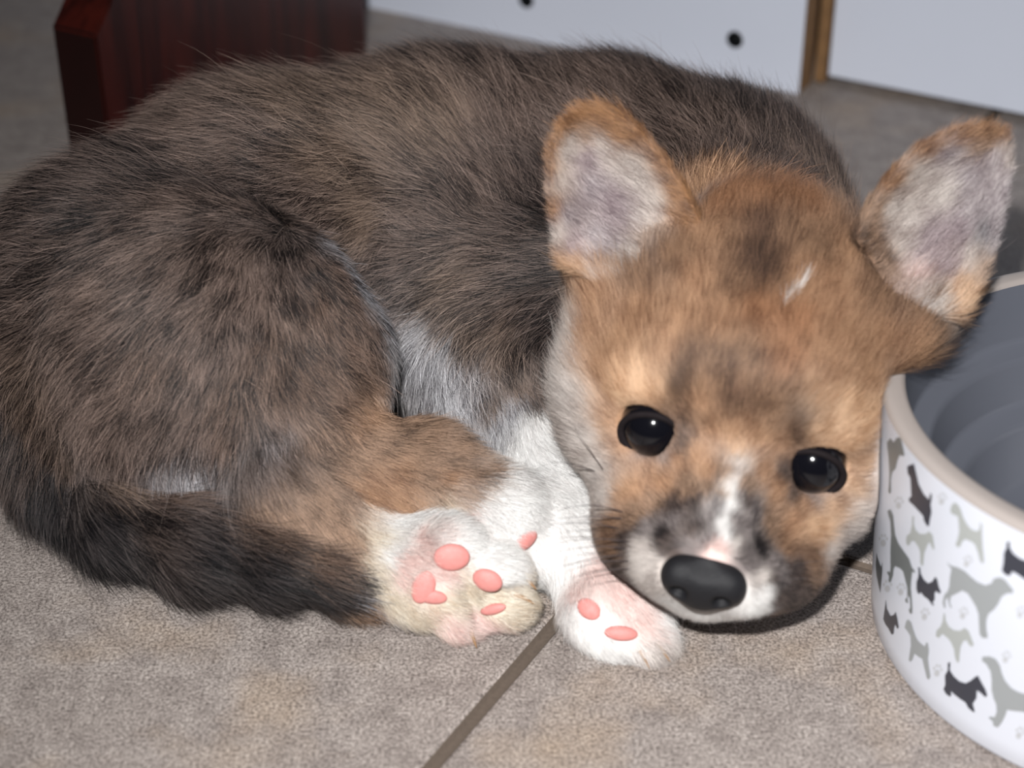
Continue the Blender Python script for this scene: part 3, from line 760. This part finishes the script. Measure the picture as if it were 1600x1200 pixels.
claw_m = simple('claw_horn', lin(150, 118, 88), 0.4, 0.2, 400)
def claw(g, x0, y0, x1, y1):
    i = anchor(g, x0, y0); p = BVt[i]; k = mmpx(p)
    d = screen_vec(x1 - x0, y1 - y0) * k; d = d + np.array([0, -.6, 0]); L_ = np.linalg.norm(d); d /= L_
    a_ = np.cross(d, [0, 1., 0]); a_ /= np.linalg.norm(a_); b_ = np.cross(d, a_); V = []; Fc = []
    p = p - d * 1.0
    for r_ in range(7):
        t = r_ / 6; c = p + d * (L_ + 2.0) * t + np.array([0, 0, -1.0]) * t * t
        c[2] = max(c[2], .5); w_ = .95 * (1 - t) ** .7 + .05
        V += [c + w_ * (a_ * math.cos(q) + b_ * math.sin(q)) for q in np.linspace(0, 2 * math.pi, 10, endpoint=False)]
    for r_ in range(6):
        Fc += [[r_ * 10 + j, r_ * 10 + (j + 1) % 10, r_ * 10 + 10 + (j + 1) % 10, r_ * 10 + 10 + j] for j in range(10)]
    mesh_obj('claw', V, Fc, claw_m, puppy)
claw(G_FORE, 1030, 1008, 1044, 1024); claw(G_FORE, 1005, 1020, 1014, 1034)
claw(G_HIND, 808, 930, 829, 936); claw(G_HIND, 735, 985, 742, 1000); claw(G_HIND, 820, 905, 832, 912)

# ------------------------------------------------------------------ the coat itself
def grow(dens_of_group):
    T = np.concatenate([BF[:, [0, 1, 2]], BF[:, [0, 2, 3]]])
    e1 = BVt[T[:, 1]] - BVt[T[:, 0]]; e2 = BVt[T[:, 2]] - BVt[T[:, 0]]
    area = 0.5 * np.linalg.norm(np.cross(e1, e2), axis=1)
    g = BG[T[:, 0]]; cen = BVt[T].mean(1)
    d = np.array([dens_of_group.get(int(k), 3.0) for k in range(10)])[g] * DENS
    q = (cen - HO) @ HM / HS
    facing = np.einsum('ij,ij->i', BN[T[:, 0]], (C0 - cen) / np.linalg.norm(C0 - cen, axis=1)[:, None])
    d = d * np.where(facing < -0.25, 0.35, 1.0)                        # thinner where the dog faces away
    d = d * np.where(cen[:, 2] < 1.2, 0.0, 1.0)                        # none on the soles of its weight
    lam = area * d; n = rng.poisson(lam)
    t = np.repeat(np.arange(len(T)), n)
    r1 = rng.random(len(t)); r2 = rng.random(len(t)); m = r1 + r2 > 1; r1[m] = 1 - r1[m]; r2[m] = 1 - r2[m]
    P = BVt[T[t, 0]] + e1[t] * r1[:, None] + e2[t] * r2[:, None]
    N = BN[T[t, 0]] * (1 - r1 - r2)[:, None] + BN[T[t, 1]] * r1[:, None] + BN[T[t, 2]] * r2[:, None]
    N /= np.linalg.norm(N, axis=1, keepdims=True)
    return P, N, BG[T[t, 0]]
RP, RN, RG = grow({G_BODY: 8, G_THIGH: 9, G_HIND: 12, G_HIND2: 12, G_FORE: 11, G_TAIL: 10, G_HEAD: 19, G_EARL: 12, G_EARR: 12})
keep = np.ones(len(RP), bool)
for E in EYES: keep &= np.linalg.norm(RP - E, axis=1) > EYE_R + .15
nq = (RP - H(0, 38, -17.3)) @ HM / np.array([12.3, 9.5, 9.6]) / HS
keep &= (nq ** 2).sum(1) > 1.0
for p, r in PADS: keep &= np.linalg.norm(RP - p, axis=1) > r * 0.78
RP, RN, RG = RP[keep], RN[keep], RG[keep]
n = len(RP)
A_, B_, F_ = coat_at(RP, RG)
FVv, LEN = flow_at(RP, RN, RG)
LEN = LEN * rng.lognormal(0, 0.18, n) * np.where(RG == G_THIGH, .78, 1)
LEN = LEN * np.where(RG == G_BODY, .92, 1)
for E in EYES:
    d = np.linalg.norm(RP - E, axis=1) - EYE_R
    LEN *= np.clip(0.22 + d / 11, 0.22, 1)
for p, r in PADS: LEN *= np.clip(0.45 + (np.linalg.norm(RP - p, axis=1) - r) / 8, 0.45, 1)
guard = (rng.random(n) < np.where(RG <= G_THIGH, .07, np.where(RG == G_TAIL, .05, 0)))
LEN = np.where(guard, LEN * 1.3, LEN)
# locks: neighbouring hairs lean the same way
lift0 = np.array([.3, .32, .26, .24, .24, .26, .18, .20, .22, .22])[RG]
nz1 = np.stack([hash_noise(RP, 7, 21 + k) - .5 for k in range(3)], 1)
nz2 = np.stack([hash_noise(RP, 2.6, 31 + k) - .5 for k in range(3)], 1)
body_like = np.where(RG <= G_THIGH, 1.0, np.where(RG == G_TAIL, .15, .45))[:, None]
D = FVv + (nz1 * 0.9 + nz2 * 0.9) * body_like + rng.normal(0, .13, (n, 3))
D -= RN * np.einsum('ij,ij->i', D, RN)[:, None]; D /= np.linalg.norm(D, axis=1, keepdims=True)
lift = np.clip(lift0 + rng.normal(0, .09, n), .06, .8)[:, None]
K = 5
S_ = np.linspace(0, 1, K)
PTS = np.zeros((n, K, 3))
curl = rng.normal(0, .10, (n, 3)) * LEN[:, None]
for k, t in enumerate(S_):
    PTS[:, k] = RP + LEN[:, None] * (D * t * (0.75 + .25 * t) + RN * lift * 2.0 * (t - .42 * t * t)) + curl * t * t
# hairs lie on the floor and against the bowl, not in them
PTS[:, :, 2] = np.maximum(PTS[:, :, 2], 0.25)
bq = PTS - np.array([0.544 * HC, 1.224 * HC, 0]); br = np.hypot(bq[..., 0], bq[..., 1])
inb = (br < 0.2425 * HC + .2) & (br > 0.2215 * HC) & (PTS[..., 2] < 0.233 * HC + .2)
for E in EYES:
    d = PTS - E; dd = np.linalg.norm(d, axis=-1, keepdims=True)
    PTS = np.where(dd < EYE_R + .2, E + d / dd * (EYE_R + .2), PTS)
drop = inb.any(1)
F_ = F_ + np.where(RG <= G_THIGH, .34 * (hash_noise(RP, 16, 51) - .5) + .30 * (hash_noise(RP, 6, 52) - .5), .06 * (hash_noise(RP, 5, 53) - .5))
# colour of each hair: one of the two tones of its place, the split partly shared by a lock
u = 0.62 * rng.random(n) + 0.38 * np.clip((hash_noise(RP, 3.2, 41) - .5) * 1.6 + .5, 0, 1)
u = (np.argsort(np.argsort(u)) / n)
selB = np.clip((F_ - u) / 0.18 + .5, 0, 1)[:, None]
HC_ = A_ * (1 - selB) + B_ * selB
HC_ = np.where(guard[:, None], A_ * 1.45 + .02, HC_)
HC_ *= rng.lognormal(0, np.where(RG <= G_THIGH, .24, .13), n)[:, None]
i0, i1 = anchor(G_HEAD, 1221, 489), anchor(G_HEAD, 1250, 452)          # the small white nick in the forehead
ab_ = BVt[i1] - BVt[i0]; t_ = np.clip(((RP - BVt[i0]) @ ab_) / (ab_ @ ab_), 0, 1)
nick = (RG == G_HEAD) & (np.linalg.norm(RP - BVt[i0] - t_[:, None] * ab_, axis=1) < .55)
HC_[nick] = lin(240, 232, 226)[:3]
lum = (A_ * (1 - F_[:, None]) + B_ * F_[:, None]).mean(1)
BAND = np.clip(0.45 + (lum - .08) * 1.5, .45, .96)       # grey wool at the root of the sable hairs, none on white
rad0 = np.array([.04, .042, .039, .036, .036, .038, .042, .029, .032, .032])[RG] * rng.lognormal(0, .15, n) / math.sqrt(max(DENS, .2))
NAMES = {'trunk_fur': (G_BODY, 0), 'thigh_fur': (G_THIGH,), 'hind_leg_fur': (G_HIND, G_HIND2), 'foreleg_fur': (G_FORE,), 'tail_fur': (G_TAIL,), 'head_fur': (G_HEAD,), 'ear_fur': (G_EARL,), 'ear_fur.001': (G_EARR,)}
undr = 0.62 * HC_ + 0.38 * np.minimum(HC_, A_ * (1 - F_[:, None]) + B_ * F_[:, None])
def hair_object(name, m):
    idx = np.where(m)[0]
    if not len(idx): return
    hd = bpy.data.hair_curves.new(name)
    hd.add_curves([K] * len(idx))
    hd.attributes['position'].data.foreach_set('vector', (PTS[idx] * .001).astype(np.float32).ravel())
    taper = np.array([1, 1, .9, .65, .2])
    ra = hd.attributes.get('radius') or hd.attributes.new('radius', 'FLOAT', 'POINT')
    ra.data.foreach_set('value', (rad0[idx][:, None] * taper[None] * .001 * 1.0).astype(np.float32).ravel())
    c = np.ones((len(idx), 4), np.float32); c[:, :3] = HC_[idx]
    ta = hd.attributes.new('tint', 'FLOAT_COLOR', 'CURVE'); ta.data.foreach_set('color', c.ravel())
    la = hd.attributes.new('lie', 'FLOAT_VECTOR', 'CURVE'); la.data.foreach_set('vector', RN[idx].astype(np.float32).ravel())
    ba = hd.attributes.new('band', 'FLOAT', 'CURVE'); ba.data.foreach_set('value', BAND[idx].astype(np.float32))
    hd.materials.append(hair_m)
    o = bpy.data.objects.new(name, hd); scene.collection.objects.link(o); o.parent = puppy; o['kind'] = 'stuff'
for nm, gs in NAMES.items():
    hair_object(nm, np.isin(RG, gs) & ~drop)
for nm, lb in (('foreleg_fur', 'short white fur of the foreleg'), ('tail_fur', 'black and brown tail fur'), ('head_fur', 'tan head fur with a white blaze and dark muzzle'), ('hind_leg_fur', 'tan fur turning white on the hind feet')):
    bpy.data.objects[nm]['label'] = lb
print('HAIRS', n)

# whiskers
wh_m = simple('whisker_hair', lin(70, 62, 62), .4)
def whisker(pts, r, mat):
    p = np.array(pts); V = []; Fc = []; n_ = 14
    for k in range(n_ + 1):
        t = k / n_; c = (1 - t) ** 2 * p[0] + 2 * t * (1 - t) * p[1] + t * t * p[2]
        d = 2 * (1 - t) * (p[1] - p[0]) + 2 * t * (p[2] - p[1]); d /= np.linalg.norm(d)
        a_ = np.cross(d, [0, 0, 1.]); a_ /= np.linalg.norm(a_); b_ = np.cross(d, a_); rr = r * (1 - .8 * t)
        V += [c + rr * (a_ * math.cos(q) + b_ * math.sin(q)) for q in (0, 1.2566, 2.5133, 3.7699, 5.0265)]
    for k in range(n_):
        Fc += [[k * 5 + j, k * 5 + (j + 1) % 5, k * 5 + 5 + (j + 1) % 5, k * 5 + 5 + j] for j in range(5)]
    mesh_obj('whisker', V, Fc, mat, puppy)
for (x0, y0, x1, y1, x2, y2) in ((975, 800, 920, 778, 868, 800), (975, 812, 915, 803, 862, 812), (968, 828, 915, 812, 858, 820), (985, 845, 925, 835, 868, 850), (980, 858, 930, 848, 872, 862),
                                (975, 868, 930, 868, 880, 885), (985, 878, 940, 872, 886, 893), (985, 890, 945, 888, 900, 902), (935, 740, 900, 722, 860, 722), (945, 735, 920, 700, 898, 672)):
    i = anchor(G_HEAD, x0, y0); p = BVt[i]; y = p[1]
    whisker([p, Wy(x1, y1, y - 3), Wy(x2, y2, y - 1)], .19, wh_m)
for (x0, y0, x1, y1, x2, y2) in ((1060, 985, 1058, 1010, 1075, 1025), (1110, 990, 1115, 1010, 1112, 1024), (1150, 990, 1156, 1005, 1150, 1020), (1235, 905, 1275, 900, 1312, 915), (1235, 885, 1280, 870, 1325, 880)):
    i = anchor(G_HEAD, x0, y0); p = BVt[i]; y = p[1]
    whisker([p, Wy(x1, y1, y - 1), Wy(x2, y2, y)], .07, wh_m)

# ------------------------------------------------------------------ bowl
BC = np.array([0.544 * HC, 1.224 * HC, 0]); BR, BRB, BZ, BW = 0.2425 * HC, 0.2275 * HC, 0.233 * HC, 0.020 * HC
prof_out = [(BRB - 4, 0.4), (BRB - .6, 0.6), (BRB, 1.6)] + [(BRB + (BR - BRB) * t, 1.6 + (BZ - 3.6) * t) for t in np.linspace(0, 1, 14)[1:]]
prof_rim = [(BR - .3, BZ - 1.0), (BR - 1.2, BZ - .2), (BR - 2.4, BZ), (BR - BW + 1.6, BZ), (BR - BW + .5, BZ - .4)]
Ri = BR - BW
prof_in = [(Ri, BZ - 1.4), (Ri - 1.5, BZ - 10), (Ri - 2.6, BZ - 18), (Ri - 2.9, BZ - 19.2), (Ri - 3.6, BZ - 20), (Ri - 8.2, BZ - 21), (Ri - 9.2, BZ - 21.8), (Ri - 9.8, BZ - 23), (Ri - 12, BZ - 34), (Ri - 12.4, BZ - 35.4), (Ri - 13.4, BZ - 36.2), (Ri - 18, BZ - 37), (Ri - 19.2, BZ - 38), (Ri - 20, BZ - 39.6), (Ri - 25, BZ - 52), (Ri - 28, BZ - 55), (Ri - 34, BZ - 56.4), (0.01, BZ - 57)]
def lathe(prof, seg=160):
    V = []; Fc = []
    for r, z in prof:
        for j in range(seg):
            t = 2 * math.pi * j / seg; V.append(BC + np.array([r * math.cos(t), r * math.sin(t), z]))
    for i in range(len(prof) - 1):
        for j in range(seg):
            Fc.append([i * seg + j, i * seg + (j + 1) % seg, (i + 1) * seg + (j + 1) % seg, (i + 1) * seg + j])
    return V, Fc
bowl = empty('pet_bowl', 'large round white pet bowl printed with grey and black dogs, grey inside', 'pet bowl')
outer_m = simple('white_melamine', lin(222, 226, 236), 0.28, 0.02, 30)
inner_m = simple('grey_melamine', lin(96, 99, 108), 0.3, 0.04, 30)
rim_m = simple('bare_rim', lin(164, 155, 150), 0.45, 0.03, 40)
V, Fc = lathe(prof_out)
# printed dogs and paw marks: outline per figure, read off three strips of the photograph (scale 6.154, left edge 1340)
PRINT = """2d285,560 320,520 350,560 385,510 420,520 435,580 455,680 440,695 410,680 385,740 370,810 335,850 322,920 325,1040 310,1055 298,1035 305,960 308,850 300,700 290,620|m
480,790 545,765 570,870 590,960 640,1060 690,1110 700,1050 718,1060 715,1110 705,1160 715,1230 700,1300 690,1365 670,1365 640,1310 635,1270 600,1230 540,1165 500,1130 495,1100 520,1080 515,980 510,900 485,860|k
915,1150 950,1140 985,1180 1000,1220 1020,1280 1050,1340 1090,1390 1140,1415 1175,1400 1180,1330 1200,1350 1200,1450 1205,1550 1215,1640 1220,1710 1200,1725 1180,1700 1160,1620 1130,1540 1090,1510 1040,1490 1010,1510 990,1560 965,1570 945,1540 965,1490 980,1420 975,1330 965,1270 940,1260 900,1240 895,1200|l""".replace('2d', '', 1)
PRINT3 = """530,70 548,70 545,140 560,200 600,240 660,240 690,215 725,250 735,310 745,380 730,395 705,340 690,320 665,370 645,430 635,540 620,550 605,510 605,420 590,370 550,310 520,310 500,350 480,350 468,310 475,260 510,230 525,160|l
290,20 320,5 345,60 355,160 365,250 395,330 450,410 500,480 525,560 560,605 545,615 530,600 520,680 515,760 525,860 530,960 528,1010 505,1005 495,970 510,950 505,860 490,830 485,870 490,910 465,895 460,870 480,850 480,760 460,680 440,600 410,570 365,550 350,580 345,640 320,710 300,690 305,650 285,610 300,600 315,610 320,560 318,400 325,250 318,120 300,60|m
585,560 605,565 610,620 640,680 680,715 720,700 750,650 770,680 785,750 805,800 790,815 755,790 745,810 745,870 725,900 740,930 720,925 690,880 670,860 640,840 610,800 600,820 580,810 568,770 570,700 585,660 590,620|k
865,515 900,545 960,560 1030,595 1090,650 1150,700 1230,735 1290,715 1310,670 1370,655 1420,680 1460,730 1500,780 1495,810 1440,810 1390,840 1350,920 1310,970 1260,1010 1240,1070 1240,1150 1250,1200 1255,1240 1200,1240 1175,1200 1170,1100 1165,1010 1140,940 1100,870 1060,810 1010,785 960,810 900,840 890,900 910,950 895,950 875,900 870,850 845,880 850,950 835,955 820,900 835,830 870,790 885,740 890,660 905,580 870,530|g
1435,320 1465,310 1465,370 1500,430 1560,475 1620,500 1700,500 1730,470 1760,560 1720,600 1700,690 1660,700 1600,670 1530,620 1490,600 1465,645 1420,630 1390,590 1405,520 1410,420 1435,370|k
275,870 285,960 320,1030 350,1020 370,990 385,1050 400,1140 385,1155 365,1110 355,1150 350,1200 330,1210 300,1150 270,1110 250,1060 258,1000 268,930|k
185,420 200,480 230,560 242,510 240,620 230,720 222,810 205,740 185,640 178,540|d"""
PRINT4 = """490,-200 520,-170 540,-100 560,-40 580,0 620,40 650,60 665,20 680,30 690,100 680,180 690,260 705,350 690,380 670,370 655,310 640,250 625,180 590,160 550,130 530,190 510,210 495,190 505,120 515,50 510,-40 480,-90 455,-120 470,-180|g
830,-260 845,-255 850,-190 880,-130 930,-95 990,-90 1030,-120 1070,-90 1090,-40 1120,40 1105,65 1075,45 1050,0 1020,10 995,60 985,130 980,210 960,215 940,170 930,90 900,20 870,-20 820,-60 780,-20 755,-40 760,-90 800,-130 820,-180|l
870,215 895,215 890,290 930,350 980,395 1040,415 1090,390 1130,355 1160,340 1190,400 1230,470 1250,530 1230,550 1190,510 1150,480 1145,560 1110,610 1130,690 1110,690 1065,650 1040,600 980,560 930,520 900,490 905,530 890,545 850,515 828,470 845,430 842,340 870,290|k
1200,160 1270,155 1330,180 1370,240 1390,320 1420,390 1480,460 1540,495 1620,520 1700,560 1760,540 1770,560 1720,620 1700,680 1690,820 1650,820 1650,700 1600,690 1500,680 1440,670 1420,730 1390,790 1350,840 1310,825 1300,780 1260,745 1275,735 1320,740 1340,690 1335,620 1310,560 1290,480 1290,380 1280,300 1240,230 1200,200|g"""
PAWS = [(3, 1060, 500, 20), (3, 650, 1010, 10), (3, 1020, 1000, 15), (3, 420, 770, 5), (4, 770, 290, 10), (4, 1430, 160, 15), (4, 1560, 890, 20), (2, 400, 1140, 5), (2, 815, 1100, 10), (3, 1570, 990, 15), (3, 290, 740, 0), (3, 250, 300, 0)]
Y0 = {2: 600, 3: 795, 4: 1000}
def on_bowl(px, py):
    """photo spot -> (angle, height) on the bowl's outside"""
    d = ray(px, py); o = C0 - BC; z = 40.0
    for _ in range(12):
        R_ = BRB + (BR - BRB) * np.clip((z - 1.6) / (BZ - 3.6), 0, 1)
        a = d[0] ** 2 + d[1] ** 2; bb = 2 * (o[0] * d[0] + o[1] * d[1]); c_ = o[0] ** 2 + o[1] ** 2 - R_ * R_
        disc = bb * bb - 4 * a * c_
        if disc <= 0: return None
        t = (-bb - math.sqrt(disc)) / (2 * a); z = (o + d * t)[2]
    p = o + d * t
    return math.atan2(p[1], p[0]) % (2 * math.pi), z
def to_px(strip, X, Y): return 1340 + X / 6.154, Y0[strip] + Y / 6.154
figs = []
for strip, txt in ((2, PRINT), (3, PRINT3), (4, PRINT4)):
    for ln in txt.split('\n'):
        pts_, c_ = ln.split('|')
        q = [on_bowl(*to_px(strip, *map(float, t.split(',')))) for t in pts_.split()]
        q = [k for k in q if k]
        if len(q) > 4: figs.append((q, c_))
for strip, X, Y, r in PAWS:
    for cx, cy, rx, ry in ((0, 28, 30, 34), (-38, -12, 12, 17), (-14, -42, 12, 17), (18, -42, 12, 17), (40, -12, 12, 17)):
        a = math.radians(r)
        q = []
        for k in range(12):
            t = 2 * math.pi * k / 12; x = cx + rx * math.cos(t); y = cy + ry * math.sin(t)
            w_ = on_bowl(*to_px(strip, X + x * math.cos(a) * .9 - y * math.sin(a), Y + x * math.sin(a) + y * math.cos(a)))
            if w_: q.append(w_)
        if len(q) > 8: figs.append((q, 'p'))
MID = {'m': 1, 'k': 2, 'l': 3, 'g': 4, 'p': 5, 'd': 6}
mats = [outer_m] + [simple('print_' + n_, lin(*c_), 0.3, 0.02, 60) for n_, c_ in (('grey', (118, 122, 122)), ('black', (58, 60, 70)), ('pale', (176, 180, 178)), ('mid', (158, 162, 164)), ('paw', (196, 198, 202)), ('slate', (92, 94, 96)))]
tmin = min(min(k[0] for k in q) for q, c_ in figs); tmax = max(max(k[0] for k in q) for q, c_ in figs)
step = (tmax - tmin) + 0.06; ncopy = max(1, int(2 * math.pi / step)); step = 2 * math.pi / ncopy
MI = [0] * len(Fc)
for q, c_ in figs:
    RM = (BR + BRB) / 2
    P2 = [(a * RM, z) for a, z in q]
    xs = [p[0] for p in P2]; ys = [p[1] for p in P2]
    inner = []
    def inside(x, y):
        r_ = False
        for i in range(len(P2)):
            (x1, y1), (x2, y2) = P2[i], P2[i - 1]
            if (y1 > y) != (y2 > y) and x < (x2 - x1) * (y - y1) / (y2 - y1) + x1: r_ = not r_
        return r_
    if c_ != 'p':
        for gx in np.arange(min(xs), max(xs), 2.2):
            for gy in np.arange(min(ys), max(ys), 4.0):
                if inside(gx, gy): inner.append((gx, gy))
    allp = [Vector(p) for p in P2 + inner]; nb = len(P2)
    vs, es, fs, *_ = delaunay_2d_cdt(allp, [(i, (i + 1) % nb) for i in range(nb)], [], 0, 1e-4)
    fs = [f for f in fs if inside(sum(vs[i].x for i in f) / len(f), sum(vs[i].y for i in f) / len(f))]
    for k in range(ncopy):
        o_ = len(V)
        for v in vs:
            z = v.y; a = v.x / RM + k * step
            R_ = BRB + (BR - BRB) * min(max((z - 1.6) / (BZ - 3.6), 0), 1) + (0.09 if c_ == 'p' else 0.12)
            V.append(BC + np.array([R_ * math.cos(a), R_ * math.sin(a), z]))
        for f in fs:
            A3, B3, C3 = (np.array(V[o_ + f[j]]) for j in (0, 1, 2))
            nn = np.cross(B3 - A3, C3 - A3); f = list(f) if nn @ (A3 - BC - np.array([0, 0, A3[2]])) > 0 else list(f)[::-1]
            Fc.append([o_ + i for i in f]); MI.append(MID[c_])
ow = mesh_obj('outer_wall', V, Fc, mats, bowl)
ow.data.polygons.foreach_set('material_index', MI)
V, Fc = lathe([prof_out[-1]] + prof_rim + [prof_in[0]]); mesh_obj('rim', V, Fc, rim_m, bowl)
V, Fc = lathe(prof_in); mesh_obj('inner_bowl', V, Fc, inner_m, bowl)
